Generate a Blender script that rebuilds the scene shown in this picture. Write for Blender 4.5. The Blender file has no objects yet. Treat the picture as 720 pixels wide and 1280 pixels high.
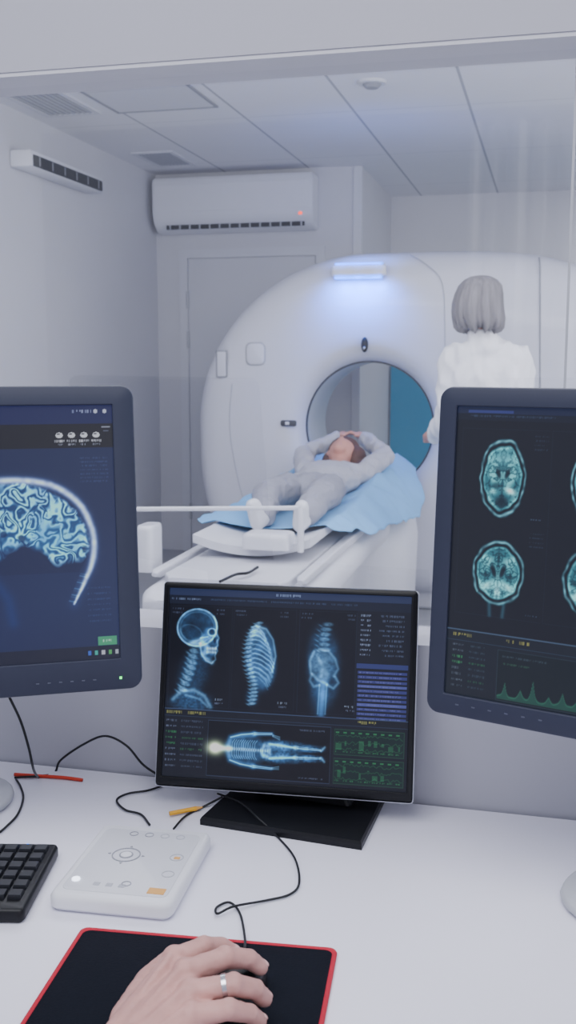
import bpy, bmesh, math, random
import numpy as np
from mathutils import Vector, Matrix, Euler, noise as mnoise
random.seed(4); R=math.radians
S=bpy.context.scene; COL=S.collection
# ---------------- camera model
F=1300.0; TH=math.atan(190/1300.0); PS=math.atan(0.2512); CH=1.40
s_,c_=math.sin(PS),math.cos(PS)
HH=Vector((-s_,c_,0)); RR=Vector((c_,s_,0)); ZZ=Vector((0,0,1))
FW=HH*math.cos(TH)-ZZ*math.sin(TH); UP=HH*math.sin(TH)+ZZ*math.cos(TH)
C0=Vector((0,0,CH))
def ray(px,py): return FW+RR*((px-360)/F)-UP*((py-640)/F)
def hZ(px,py,z): d=ray(px,py); return C0+d*((z-CH)/d.z)
def hY(px,py,y): d=ray(px,py); return C0+d*(y/d.y)
def hX(px,py,x): d=ray(px,py); return C0+d*(x/d.x)
def hD(px,py,D): d=ray(px,py); return C0+d*(D/d.dot(HH))
def proj(p):
    q=p-C0; f=q.dot(FW); return (360+F*q.dot(RR)/f, 640-F*q.dot(UP)/f)
cam=bpy.data.cameras.new('camera'); co=bpy.data.objects.new('camera',cam); COL.objects.link(co)
cam.sensor_fit='VERTICAL'; cam.sensor_height=24; cam.sensor_width=24; cam.lens=24*F/1280.0; cam.clip_start=.02
cam.dof.use_dof=True; cam.dof.focus_distance=1.5; cam.dof.aperture_fstop=7.0
M=Matrix((RR,UP,-FW)).transposed().to_4x4(); M.translation=C0; co.matrix_world=M; S.camera=co
# ---------------- materials
def srgb(c): return tuple((v/255/12.92 if v/255<=.04045 else ((v/255+.055)/1.055)**2.4) for v in c)
def mat(name,col,rough=.5,metal=0,emit=0,ecol=None,var=.04,scale=30,bump=0,spec=.4,sss=0,coat=0,stretch=None):
    m=bpy.data.materials.new(name); m.use_nodes=True; nt=m.node_tree; b=nt.nodes['Principled BSDF']
    col=srgb(col)
    tc=nt.nodes.new('ShaderNodeTexCoord'); n=nt.nodes.new('ShaderNodeTexNoise'); n.inputs['Scale'].default_value=scale; n.inputs['Detail'].default_value=4
    if stretch:
        mp=nt.nodes.new('ShaderNodeMapping'); mp.inputs['Scale'].default_value=stretch; nt.links.new(tc.outputs['Object'],mp.inputs[0]); nt.links.new(mp.outputs[0],n.inputs['Vector'])
    else: nt.links.new(tc.outputs['Object'],n.inputs['Vector'])
    mx=nt.nodes.new('ShaderNodeMix'); mx.data_type='RGBA'
    mx.inputs[6].default_value=tuple(v*(1-var) for v in col)+(1,); mx.inputs[7].default_value=tuple(min(1,v*(1+var)) for v in col)+(1,)
    nt.links.new(n.outputs['Fac'],mx.inputs[0]); nt.links.new(mx.outputs[2],b.inputs['Base Color'])
    b.inputs['Roughness'].default_value=rough; b.inputs['Metallic'].default_value=metal; b.inputs['Specular IOR Level'].default_value=spec
    if coat: b.inputs['Coat Weight'].default_value=coat
    if sss:
        b.inputs['Subsurface Weight'].default_value=sss; b.inputs['Subsurface Radius'].default_value=(.01,.004,.002)
    if emit:
        b.inputs['Emission Color'].default_value=srgb(ecol or (255,255,255))+(1,); b.inputs['Emission Strength'].default_value=emit
    if bump:
        bp=nt.nodes.new('ShaderNodeBump'); bp.inputs['Strength'].default_value=bump; bp.inputs['Distance'].default_value=.002
        nt.links.new(n.outputs['Fac'],bp.inputs['Height']); nt.links.new(bp.outputs[0],b.inputs['Normal'])
    return m
MT={}
MT['wall']=mat('painted wall',(204,204,212),.7,scale=3,var=.03)
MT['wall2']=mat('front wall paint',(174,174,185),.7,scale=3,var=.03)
MT['soffit']=mat('shade-lightened soffit paint',(200,200,209),.7,scale=3,var=.02)  # lightened colour so the shaded header underside looks brighter
MT['recess']=mat('recess wall paint',(212,212,219),.7,scale=3,var=.03)
MT['teal']=mat('teal wall panel',(50,155,195),.5,scale=4)
MT['floor']=mat('vinyl floor',(170,171,177),.4,scale=12)
MT['gantry']=mat('white moulded plastic',(212,213,224),.35,scale=2,var=.01,coat=.1)
MT['bore']=mat('bore lining',(205,207,216),.4,scale=2,var=.02)
MT['white']=mat('white plastic',(222,223,231),.4,scale=8,var=.02)
MT['offw']=mat('off white plastic',(206,207,216),.45,scale=8,var=.02)
MT['seam']=mat('grey seam',(140,142,152),.7)
MT['lseam']=mat('pale seam',(174,176,186),.7)
MT['dark']=mat('dark plastic',(50,52,62),.45,var=.06,scale=60)
MT['mark']=mat('faint grey mark',(80,84,100),.6)
MT['bezel']=mat('navy grey bezel plastic',(46,50,68),.5,var=.05,scale=80,spec=.3)
MT['black']=mat('black plastic',(18,19,24),.4,var=.08,scale=60,spec=.3)
MT['key']=mat('black key caps',(26,28,36),.5,var=.08,scale=60)
MT['silver']=mat('silver edge',(170,173,184),.4,metal=.4,var=.03)
MT['grey']=mat('grey plastic',(180,182,190),.4,var=.03)
MT['desk']=mat('white laminate desk',(230,229,243),.35,scale=3,var=.015)
MT['door']=mat('grey door paint',(200,201,210),.5,scale=3,var=.02)
MT['pad']=mat('black cloth pad',(20,23,32),.9,var=.25,scale=400,bump=.3,spec=.1)
MT['red']=mat('red stitched edge',(180,22,50),.7,var=.15,scale=300)
MT['skin']=mat('skin',(196,148,141),.5,var=.22,scale=45,bump=.6,sss=.05)
MT['nail']=mat('fingernail',(220,175,170),.25,var=.03)
MT['skin2']=mat('skin far',(205,145,130),.55,var=.06,scale=20)
MT['ring']=mat('silver ring',(225,225,230),.2,metal=1,var=.01)
MT['hairg']=mat('ash grey hair',(124,121,126),.55,var=.5,scale=60,bump=.9,stretch=(1,1,.08))
MT['hairb']=mat('brown hair',(84,50,42),.6,var=.35,scale=60,bump=.5)
MT['coat']=mat('white coat cloth',(236,236,243),.8,var=.04,scale=9,bump=.4)
MT['shirt']=mat('pale grey shirt',(180,180,191),.85,var=.06,scale=22,bump=.6)
MT['trous']=mat('light grey trousers',(150,151,164),.85,var=.08,scale=22,bump=.6)
MT['sock']=mat('white shoes',(222,223,230),.7)
MT['drape']=mat('light blue disposable sheet',(128,186,236),.7,var=.08,scale=8,bump=.4)
MT['cable']=mat('black cable rubber',(22,23,28),.5)
MT['redcable']=mat('red orange cable',(205,60,40),.5)
MT['yellow']=mat('yellow plastic',(225,165,40),.5)
MT['orange']=mat('orange print',(214,160,90),.5)
MT['led_w']=mat('lit white button',(240,240,255),.4,emit=3,ecol=(225,235,255))
MT['led_g']=mat('green led',(60,220,90),.4,emit=3,ecol=(60,230,110))
MT['led_r']=mat('red led',(240,70,40),.4,emit=3,ecol=(255,60,30))
MT['lamp']=mat('lit blue lamp',(120,180,255),.4,emit=3,ecol=(40,125,255))
MT['vent']=mat('mid grey',(140,142,152),.7)  # plain mid grey for slats, sensor cap and dial marks
MT['slot']=mat('black slots',(32,34,42),.6)
MT['curtain']=mat('pleated curtain cloth',(225,225,232),.8,var=.05)
m=mat('ceiling tiles',(224,224,231),.8,scale=6,var=.02); MT['ceil']=m; nt=m.node_tree
geo=nt.nodes.new('ShaderNodeNewGeometry'); sx=nt.nodes.new('ShaderNodeSeparateXYZ'); nt.links.new(geo.outputs['Position'],sx.inputs[0])
def jt(out,off,per,wd):
    a=nt.nodes.new('ShaderNodeMath'); a.operation='ADD'; a.inputs[1].default_value=off; nt.links.new(out,a.inputs[0])
    p=nt.nodes.new('ShaderNodeMath'); p.operation='PINGPONG'; p.inputs[1].default_value=per/2; nt.links.new(a.outputs[0],p.inputs[0])
    l=nt.nodes.new('ShaderNodeMath'); l.operation='LESS_THAN'; l.inputs[1].default_value=wd; nt.links.new(p.outputs[0],l.inputs[0]); return l
a=jt(sx.outputs[0],.46,.6,.007); b2=jt(sx.outputs[1],.35,1.2,.005)
h=nt.nodes.new('ShaderNodeMath'); h.operation='MULTIPLY'; h.inputs[1].default_value=.35; nt.links.new(b2.outputs[0],h.inputs[0])
h2=nt.nodes.new('ShaderNodeMath'); h2.operation='MULTIPLY'; h2.inputs[1].default_value=.85; nt.links.new(a.outputs[0],h2.inputs[0])
mxx=nt.nodes.new('ShaderNodeMath'); mxx.operation='MAXIMUM'; nt.links.new(h2.outputs[0],mxx.inputs[0]); nt.links.new(h.outputs[0],mxx.inputs[1])
pb=nt.nodes['Principled BSDF']; src=pb.inputs['Base Color'].links[0].from_socket
mm=nt.nodes.new('ShaderNodeMix'); mm.data_type='RGBA'; nt.links.new(mxx.outputs[0],mm.inputs[0]); nt.links.new(src,mm.inputs[6]); mm.inputs[7].default_value=srgb((152,154,164))+(1,)
nt.links.new(mm.outputs[2],pb.inputs['Base Color'])
# glass: clear pane with a soft facing-dependent reflection
m=bpy.data.materials.new('window glass'); m.use_nodes=True; nt=m.node_tree; nt.nodes.clear(); MT['glass']=m
o=nt.nodes.new('ShaderNodeOutputMaterial'); mx=nt.nodes.new('ShaderNodeMixShader'); t=nt.nodes.new('ShaderNodeBsdfTransparent'); g=nt.nodes.new('ShaderNodeBsdfGlossy'); g.inputs['Roughness'].default_value=.02
lw=nt.nodes.new('ShaderNodeLayerWeight'); lw.inputs['Blend'].default_value=.5
pw_=nt.nodes.new('ShaderNodeMath'); pw_.operation='POWER'; pw_.inputs[1].default_value=4; nt.links.new(lw.outputs['Facing'],pw_.inputs[0])
ma=nt.nodes.new('ShaderNodeMath'); ma.operation='MULTIPLY_ADD'; ma.inputs[1].default_value=.6; ma.inputs[2].default_value=.13; nt.links.new(pw_.outputs[0],ma.inputs[0])
t.inputs[0].default_value=(.98,.98,.985,1)
nt.links.new(ma.outputs[0],mx.inputs[0]); nt.links.new(t.outputs[0],mx.inputs[1]); nt.links.new(g.outputs[0],mx.inputs[2]); nt.links.new(mx.outputs[0],o.inputs[0])
m=bpy.data.materials.new('lit screen'); m.use_nodes=True; nt=m.node_tree; MT['screen']=m; b=nt.nodes['Principled BSDF']
at=nt.nodes.new('ShaderNodeAttribute'); at.attribute_name='Col'; b.inputs['Base Color'].default_value=(.012,.012,.016,1); b.inputs['Roughness'].default_value=.3; b.inputs['Specular IOR Level'].default_value=.35
nt.links.new(at.outputs['Color'],b.inputs['Emission Color']); b.inputs['Emission Strength'].default_value=.95
# ---------------- mesh helpers
def obj(name,bm,m,parent=None,smooth=False,ang=None):
    bmesh.ops.recalc_face_normals(bm,faces=bm.faces[:])
    me=bpy.data.meshes.new(name); bm.to_mesh(me); bm.free(); me.materials.append(MT[m] if isinstance(m,str) else m)
    if smooth: 
        me.shade_smooth()
        if ang: me.set_sharp_from_angle(angle=R(ang))
    o=bpy.data.objects.new(name,me); COL.objects.link(o)
    if parent: o.parent=parent
    return o
def tag(o,label=None,cat=None,group=None,kind=None):
    if label: o['label']=label
    if cat: o['category']=cat
    if group: o['group']=group
    if kind: o['kind']=kind
    return o
def thing(name,label,cat,loc=(0,0,0),rz=0,group=None):
    o=bpy.data.objects.new(name,None); COL.objects.link(o); o.location=loc; o.rotation_euler=(0,0,rz); o.empty_display_size=.05
    return tag(o,label,cat,group)
def NB(): return bmesh.new()
def add(bm,src,mx=None):
    me=bpy.data.meshes.new('t'); 
    if mx is not None: src.transform(mx)
    src.to_mesh(me); src.free(); bm.from_mesh(me); bpy.data.meshes.remove(me)
def box(bm,x0,x1,y0,y1,z0,z1,r=0,seg=2,mx=None):
    t=bmesh.new(); bmesh.ops.create_cube(t,size=1)
    for v in t.verts: v.co=Vector(((x0+x1)/2+v.co.x*(x1-x0),(y0+y1)/2+v.co.y*(y1-y0),(z0+z1)/2+v.co.z*(z1-z0)))
    if r: bmesh.ops.bevel(t,geom=t.edges[:],offset=r,segments=seg,profile=.5,affect='EDGES')
    add(bm,t,mx); return bm
def B(x0,x1,y0,y1,z0,z1,r=0,seg=2,mx=None): return box(NB(),x0,x1,y0,y1,z0,z1,r,seg,mx)
def loft(bm,loops,cap0=True,cap1=True,closed=False):
    L=[[bm.verts.new(p) for p in lp] for lp in loops]; n=len(L[0])
    prs=list(zip(L,L[1:]))+([(L[-1],L[0])] if closed else [])
    for a,b in prs:
        for i in range(n):
            j=(i+1)%n
            bm.faces.new((a[i],a[j],b[j],b[i]))
    if not closed:
        if cap0: bm.faces.new(L[0][::-1])
        if cap1: bm.faces.new(L[-1])
    return bm
def pframe(bm,x0,x1,y0,y1,wd,z0,z1):
    o=[(x0,y0),(x1,y0),(x1,y1),(x0,y1)]; i=[(x0+wd,y0+wd),(x1-wd,y0+wd),(x1-wd,y1-wd),(x0+wd,y1-wd)]
    loft(bm,[[Vector((x,y,z)) for x,y in q] for q,z in ((o,z0),(o,z1),(i,z1),(i,z0))],closed=True); return bm
def rrect(w,h,r,n=6,cx=0,cy=0):
    pts=[]
    for (sx,sy,a0) in ((1,1,0),(-1,1,90),(-1,-1,180),(1,-1,270)):
        for k in range(n+1):
            a=R(a0+90*k/n); pts.append((cx+sx*(w/2-r)+r*math.cos(a),cy+sy*(h/2-r)+r*math.sin(a)))
    return pts
def slab(bm,w,d,r,z0,z1,bev=.003,cx=0,cy=0,mx=None):
    t=bmesh.new(); 
    L=lambda sh,z:[Vector((x,y,z)) for x,y in rrect(w-2*sh,d-2*sh,max(r-sh,.0005),6,cx,cy)]
    loft(t,[L(bev,z0),L(0,z0+bev),L(0,z1-bev),L(bev*.4,z1-bev*.3),L(bev,z1)]); add(bm,t,mx); return bm
def cyl(bm,p0,p1,r0,r1=None,n=20):
    r1=r0 if r1 is None else r1; p0=Vector(p0); p1=Vector(p1); a=(p1-p0).normalized()
    u=a.orthogonal().normalized(); v=a.cross(u)
    loft(bm,[[p+ (u*math.cos(2*math.pi*k/n)+v*math.sin(2*math.pi*k/n))*r for k in range(n)] for p,r in ((p0,r0),(p1,r1))]); return bm
def spline(pts,k=8):
    P=[Vector(p) for p in pts]; P=[P[0]*2-P[1]]+P+[P[-1]*2-P[-2]]; out=[]
    for i in range(1,len(P)-2):
        for j in range(k):
            t=j/k; a,b,c,d=P[i-1:i+3]
            out.append(.5*((2*b)+(c-a)*t+(2*a-5*b+4*c-d)*t*t+(3*b-a-3*c+d)*t**3))
    out.append(P[-2]); return out
def tube(bm,pts,r,n=8,k=8):
    Q=spline(pts,k); loops=[]; u=None
    for i,p in enumerate(Q):
        t=(Q[min(i+1,len(Q)-1)]-Q[max(i-1,0)]).normalized()
        u=(t.orthogonal() if u is None else (u-t*u.dot(t))).normalized(); v=t.cross(u)
        loops.append([p+(u*math.cos(2*math.pi*a/n)+v*math.sin(2*math.pi*a/n))*r for a in range(n)])
    return loft(bm,loops)
def capsule(bm,p1,r1,p2,r2,n=14):
    p1=Vector(p1); p2=Vector(p2); ax=(p2-p1); L=ax.length
    a=ax/L if L>1e-6 else Vector((0,0,1)); u=a.orthogonal().normalized(); v=a.cross(u); loops=[]
    for p,r,rg in ((p1,r1,(-80,-55,-28,0)),(p2,r2,(0,28,55,80))):
        for d in rg:
            c=p+a*r*math.sin(R(d)); q=r*math.cos(R(d)); loops.append([c+(u*math.cos(2*math.pi*k/n)+v*math.sin(2*math.pi*k/n))*q for k in range(n)])
    loft(bm,loops)
def ell(bm,c,rad,rot=(0,0,0),seg=20):
    t=bmesh.new(); bmesh.ops.create_uvsphere(t,u_segments=seg,v_segments=seg//2+2,radius=1)
    add(bm,t,Matrix.Translation(Vector(c))@Euler(rot).to_matrix().to_4x4()@Matrix.Diagonal(Vector(rad)).to_4x4())
def blob(name,shapes,voxel,m,parent=None,it=4,f=.5,fold=0):
    bm=NB()
    for sh in shapes:
        if sh[0]=='c': capsule(bm,*sh[1:])
        elif sh[0]=='ch':
            pts=sh[1]
            for a,b in zip(pts,pts[1:]): capsule(bm,a[0],a[1],b[0],b[1])
        else: ell(bm,*sh[1:])
    o=obj(name,bm,m,parent)
    md=o.modifiers.new('r','REMESH'); md.mode='VOXEL'; md.voxel_size=voxel; md.use_smooth_shade=True
    ms=o.modifiers.new('s','SMOOTH'); ms.factor=f; ms.iterations=it
    dg=bpy.context.evaluated_depsgraph_get(); dg.update()
    me=bpy.data.meshes.new_from_object(o.evaluated_get(dg)); o.modifiers.clear(); old=o.data; o.data=me; bpy.data.meshes.remove(old)
    if not me.materials: me.materials.append(MT[m])
    if fold:
        amp,sc,st=fold
        nn=[v.normal.copy() for v in me.vertices]
        for v,n_ in zip(me.vertices,nn):
            p=Vector((v.co.x/sc*st[0],v.co.y/sc*st[1],v.co.z/sc*st[2]))
            k=abs(mnoise.noise(p))+.5*abs(mnoise.noise(p*2.1+Vector((5,3,1))))
            v.co+=n_*amp*(.45-min(k,.75))
    me.shade_smooth(); return o
def struct(name,bm,m,parent=None): o=obj(name,bm,m,parent); o['kind']='structure'; return o
# ---------------- ROOM
XL=-2.78; XR=2.3; YW=1.47; YW2=1.58; YB=7.2; YF=8.6; ZC=2.7; XP=-1.30
struct('floor',B(XL-.15,XR+.15,-2.7,YF+.1,-.1,0),'floor')
struct('ceiling',B(XL-.15,XR+.15,YW2,YF+.1,ZC,ZC+.1),'ceil')
struct('wall_left',B(XL-.15,XL,YW2,YB,0,ZC),'wall')
struct('wall_back',B(XL-.15,XP,YB,YF,0,ZC),'wall')
struct('wall_recess',B(XP,XR,YF,YF+.1,0,ZC),'recess')
struct('wall_right',B(XR,XR+.15,YW2,YF+.1,0,ZC),'wall')
struct('wall_rear',B(XL-.15,XR+.15,-2.8,-2.7,0,ZC),'wall')
ZS=.99; ZH=1.822
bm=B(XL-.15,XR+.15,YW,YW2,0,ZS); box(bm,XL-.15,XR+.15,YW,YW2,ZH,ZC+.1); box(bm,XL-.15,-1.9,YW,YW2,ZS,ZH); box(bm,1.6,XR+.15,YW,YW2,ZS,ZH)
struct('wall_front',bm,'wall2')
struct('trim_1',B(XP+.02,XR,YF-.03,YF,0,1.35),'teal')
struct('trim_2',B(XP-.05,XP+.010,YB-.010,YB+.05,0,ZC,.004),'offw')
struct('trim_3',B(-1.9,1.6,YW+.002,YW2-.002,ZH-.006,ZH),'soffit')  # thin board added to carry the lightened colour under the header
w=bpy.data.objects.new('window_1',None); COL.objects.link(w); w.location=(0,YW+.06,ZS); w['kind']='structure'
bm=NB(); bm.faces.new([bm.verts.new(p) for p in ((-1.9,0,0),(1.6,0,0),(1.6,0,ZH-ZS-.006),(-1.9,0,ZH-ZS-.006))])
me=bpy.data.meshes.new('pane'); bm.to_mesh(me); bm.free(); me.materials.append(MT['glass']); o=bpy.data.objects.new('pane',me); COL.objects.link(o); o.parent=w
x=hY(713,300,YW+.05).x; obj('joint',B(x-.0018,x+.0018,-.004,-.0005,0,ZH-ZS-.006),'lseam',w)
bm=NB(); fr_=[];
for i in range(361):
    u=i/360; x=-.45+1.8*u; y=-2.60+.06*math.sin(u*2*math.pi*14+2*math.sin(u*9))+.025*math.sin(u*47+1)
    fr_.append((x,y))
va=[bm.verts.new((x,y,.05)) for x,y in fr_]; vb=[bm.verts.new((x,y,2.6)) for x,y in fr_]
for i in range(360): bm.faces.new((va[i],va[i+1],vb[i+1],vb[i]))
tag(obj('curtain',bm,'curtain',None,True),'pale pleated curtain added behind the viewpoint, mirrored as faint streaks in the window','curtain')  # unseen, put in so its pleats mirror as streaks in the glass
# door
dL=hY(226,400,YB).x; dz=hY(240,312,YB).z
d=bpy.data.objects.new('door_1',None); COL.objects.link(d); d.location=(dL,YB,0); d['kind']='structure'
o4=[(0,0),(0,dz),(1.06,dz),(1.06,0)]; i4=[(.06,0),(.06,dz-.06),(1.0,dz-.06),(1.0,0)]
bm=NB()
for k in range(3):
    q=[o4[k],o4[k+1],i4[k+1],i4[k]]; loft(bm,[[Vector((x,y,z)) for x,z in q] for y in (-.016,0)])
obj('door_frame',bm,'offw',d)
dp=obj('door_panel',B(.066,.994,-.010,0,.01,dz-.066,.003),'door',d)
for z in (.3,hY(236,425,YB).z,hY(236,375,YB).z):
    obj('hinge',cyl(NB(),(.062,-.020,z-.06),(.062,-.020,z+.06),.010),'grey',dp)
obj('door_handle',tube(NB(),[(.93,-.01,1.0),(.93,-.07,1.0),(.82,-.07,1.0)],.01),'silver',dp)
# air conditioner
a0=hY(196,226,YB-.1); a1=hY(394,286,YB-.1); t=thing('air_conditioner','long white split air conditioner high on the back wall, red light at its right','air conditioner',((a0.x+a1.x)/2,YB,a1.z))
W=a1.x-a0.x; H=a0.z-a1.z
sec=[(0,0),(-.10,.0),(-.17,.05),(-.20,.12),(-.20,H-.03),(-.185,H),(0,H)]
bm=loft(NB(),[[Vector((x,y,z)) for y,z in sec] for x in (-W/2,W/2)]); bmesh.ops.bevel(bm,geom=bm.edges[:],offset=.008,segments=2,affect='EDGES'); obj('body',bm,'white',t,True,40)
ao=obj('air_outlet',B(-W/2+.09,W/2-.06,-.166,-.155,.016,.046,.002),'slot',t)
for i in range(14):
    x=-W/2+.12+i*(W-.2)/13; obj('louvre',B(x-.004,x+.004,-.175,-.16,.016,.046),'grey',ao)
ff=obj('front_flap',B(-W/2+.02,W/2-.02,-.204,-.199,.13,H-.05,.002),'white',t)
lx=hY(375,270,YB-.2).x-(a0.x+a1.x)/2
obj('indicator_light',B(lx-.012,lx+.012,-.195,-.18,.088,.104,.003),'led_r',t)
# air steriliser
p0=hX(34,216,XL+.1); p1=hX(126,242,XL+.1); L=p1.y-p0.y
t=thing('wall_air_steriliser','slim white wall unit with black slotted front, on the left wall under the ceiling','air steriliser',(XL,(p0.y+p1.y)/2,p1.z))
obj('body',B(0,.12,-L/2,L/2,0,.09,.015),'white',t,True,40)
fp=obj('front_panel',B(.112,.127,-L/2+.03,L/2-.03,.008,.066,.003),'slot',t)
for i in range(6):
    y=-L/2+.09+i*(L-.18)/5; obj('slat',B(.12,.130,y-.004,y+.004,.015,.06),'vent',fp)
# ceiling fittings
def on_c(px,py): return hZ(px,py,ZC)
q=[on_c(*p) for p in ((75,100),(215,92),(255,128),(112,140))]
cy=sum(v.y for v in q)/4
t=thing('ceiling_access_panel','large square framed access panel in the ceiling at the left','access panel',(-2.0,cy,ZC))
obj('frame',pframe(NB(),-.28,.28,-.36,.36,.015,-.008,0),'seam',t); obj('panel',B(-.264,.264,-.344,.344,-.005,0),'offw',t)
for (px,py,wx,wy,lab) in ((62,127,.16,.28,'slotted vent grille in the ceiling beside the access panel'),(206,198,.14,.24,'small vent grille in the ceiling near the back corner')):
    p=on_c(px,py); t=thing('ceiling_vent',lab,'vent',p)
    obj('frame',pframe(NB(),-wx,wx,-wy,wy,.03,-.010,0),'offw',t); obj('backing',B(-wx+.03,wx-.03,-wy+.03,wy-.03,-.004,0),'seam',t)
    for i in range(8):
        x=-wx+.05+i*(2*wx-.1)/7; obj('slat',B(x-.006,x+.006,-wy+.03,wy-.03,-.009,-.004),'lseam',t)
p=on_c(465,102); t=thing('smoke_detector','small round white smoke detector on the ceiling','smoke detector',p)
bm=NB(); cyl(bm,(0,0,-.012),(0,0,0),.065,.07,32); obj('base',bm,'offw',t); bm=NB(); cyl(bm,(0,0,-.03),(0,0,-.012),.03,.045,32); obj('sensor_cap',bm,'vent',t)
# ---------------- CT GANTRY
GX,GY,GZ=-.985,5.69,1.03
t=thing('ct_scanner','huge white ring shaped scanner with round bore and blue lit lamp on top','scanner',(GX,GY,0))
def Rout(a):
    ca,sa=math.cos(a),math.sin(a)
    if ca<0: A,Bz,e=1.01,.955,2.0
    else: A,Bz,e=1.38,.955,4.5
    if sa<0: e=max(e,3.0)
    return 1/((abs(ca)/A)**e+(abs(sa)/Bz)**e)**(1/e)
N=160
def ring(fr,y): 
    return [Vector((fr(a)*math.cos(a),y,GZ+fr(a)*math.sin(a))) for a in [2*math.pi*k/N for k in range(N)]]
lp=[]
for y,dr in ((.75,.5),(.75,.06),(.71,.0),(.16,.0),(.10,.012),(.05,.04),(.018,.085),(.002,.15)): lp.append(ring(lambda a:Rout(a)-dr,y))
for y,k in ((0,.5),(.0,.75)): lp.append(ring(lambda a:(Rout(a)-.15)*(1-k)+.54*k,y))
for y,r in ((.0,.50),(.006,.46),(.02,.425),(.045,.395),(.08,.375),(.11,.365)): lp.append(ring(lambda a:r,y))
bm=loft(NB(),lp,False,False); obj('housing',bm,'gantry',t,True,50)
obj('bore_rim',loft(NB(),[ring(lambda a:r,y) for r,y in ((.366,.105),(.358,.103),(.356,.113),(.366,.115))],closed=True),'dark',t,True,50)
lp=[ring(lambda a:r,y) for y,r in ((.113,.361),(.25,.361),(.62,.361),(.70,.38),(.75,.45),(.75,.55))]
obj('bore_lining',loft(NB(),lp,False,False),'bore',t,True,50)
obj('base_plinth',B(-.85,1.25,.08,.72,0,.12,.02),'offw',t)
def gp(px,py,y=0): v=hY(px,py,GY+y); return Vector((v.x-GX,y,v.z))
obj('seam',tube(NB(),[gp(512,318,.05),gp(532,330,.01),gp(552,352,0),gp(556,400,0),gp(556,480,0),gp(556,560,0)],.003,6),'lseam',t)
obj('seam',tube(NB(),[gp(674,322,.05),gp(675,345,.0),gp(675,480,0),gp(675,700,0)],.004,6),'seam',t)
obj('seam',tube(NB(),[gp(290,480,0),gp(287,520,0),gp(290,560,0),gp(303,620,0),gp(330,690)],.0025,6),'lseam',t)
l0=gp(416,342); l1=gp(484,342)
bm=NB(); slab(bm,l1.x-l0.x,.05,.02,0,.06,.008,0,0,Matrix.Translation(((l0.x+l1.x)/2,-.035,l0.z-.02)))
lh=obj('lamp_housing',bm,'white',t,True,40)
obj('lamp_lens',B(l0.x+.02,l1.x-.02,-.066,-.02,l0.z-.035,l0.z-.019,.006),'lamp',lh,True)
obj('lamp_lens',B(l0.x+.02,l1.x-.02,-.05,-.005,l0.z+.04,l0.z+.052,.005),'lamp',lh,True)
def plate(name,px0,py0,px1,py1,m,th=.012,r=.01,par=None):
    a=gp(px0,py0); b=gp(px1,py1); bm=NB(); w_,h_=b.x-a.x,a.z-b.z
    slab(bm,w_,h_,min(r,w_/2-.001),0,th,.003,0,0,Matrix.Translation(((a.x+b.x)/2,0,(a.z+b.z)/2))@Matrix.Rotation(R(90),4,'X')); return obj(name,bm,m,par or t,True,40)
p=plate('warning_plate',270,438,284,472,'seam',.003,.006); plate('plate_face',271.5,439.5,282.5,470.5,'gantry',.005,.006,p)
p=plate('control_panel',307,428,332,457,'lseam',.004,.03); plate('panel_face',308.5,429.5,330.5,455.5,'gantry',.008,.03,p)
p=plate('button_panel',351,525,371,533,'dark',.01,.012); plate('button',357,527,362,531,'white',.014,.004,p)
a=gp(456,431); bm=NB(); ell(bm,(a.x,-.005,a.z),(.02,.02,.042)); cs_=obj('camera_sensor',bm,'black',t,True)
a=gp(456,435); bm=NB(); ell(bm,(a.x,-.022,a.z),(.007,.008,.008)); obj('lens',bm,'grey',cs_,True)
# ---------------- TABLE
TX=-1.03
t=thing('examination_table','white motorised patient table running into the scanner bore','examination table',(TX,4.5,0))
def yloop(w,h,r,y,cz,cx=0): return [Vector((cx+x,y,cz+z)) for x,z in rrect(w,h,r,6)]
lp=[]
for y,w_,h_,cz,r in ((-1.45,.36,.05,.615,.02),(-1.42,.46,.09,.60,.035),(-1.30,.56,.12,.59,.05),(-.9,.60,.14,.59,.06),(0,.58,.15,.59,.07),(.7,.60,.17,.58,.08),(1.12,.58,.21,.57,.08)): lp.append(yloop(w_,h_,r,y,cz))
obj('carriage',loft(NB(),lp),'white',t,True,50)
for sx_ in (-1,1):
    lp=[]
    for y,w_,h_ in ((-1.25,.020,.012),(-1.22,.034,.028),(-.4,.040,.034),(.8,.040,.034),(1.10,.034,.028)): lp.append(yloop(w_,h_,.006,y,.678,sx_*.255))
    obj('side_rail',loft(NB(),lp),'offw',t,True,50)
lp=[]
for y,w_,h_ in ((-1.28,.38,.02),(-1.24,.44,.035),(1.1,.44,.035)): lp.append(yloop(w_,h_,.008,y,.668))
obj('guide_bed',loft(NB(),lp),'offw',t,True,50)
lp=[]
for z,w_,l0_,l1_,r in ((0,.46,-.6,.98,.2),(.05,.48,-.62,1.0,.22),(.25,.44,-.55,1.0,.2),(.42,.44,-.6,1.03,.2),(.53,.52,-.8,1.06,.2)):
    lp.append([Vector((x,y,z)) for x,y in rrect(w_,l1_-l0_,r,8,0,(l0_+l1_)/2)])
obj('pedestal',loft(NB(),lp),'white',t,True,50)
lp=[]
for z,w_,l0_,r in ((0,.66,.35,.25),(.3,.68,.30,.27),(.5,.70,.26,.30),(.60,.66,.34,.29),(.655,.56,.46,.24)):
    lp.append([Vector((x+.03,y,z)) for x,y in rrect(w_,1.17-l0_,min(r,(1.17-l0_)/2-.01),10,0,(l0_+1.17)/2)])
obj('gantry_skirt',loft(NB(),lp),'white',t,True,50)
lp=[]
for y in (-.95,1.75): lp.append([Vector((x,y,.730+ .04*(x/.22)**2)) for x in [-.22+.44*k/12 for k in range(13)]]+[Vector((x,y,.70+ .04*(x/.22)**2)) for x in [.22-.44*k/12 for k in range(13)]])
obj('cradle',loft(NB(),lp),'white',t,True,40)
b0=hD(172,637,3.62); b1=hD(372,635,3.62)
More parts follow.
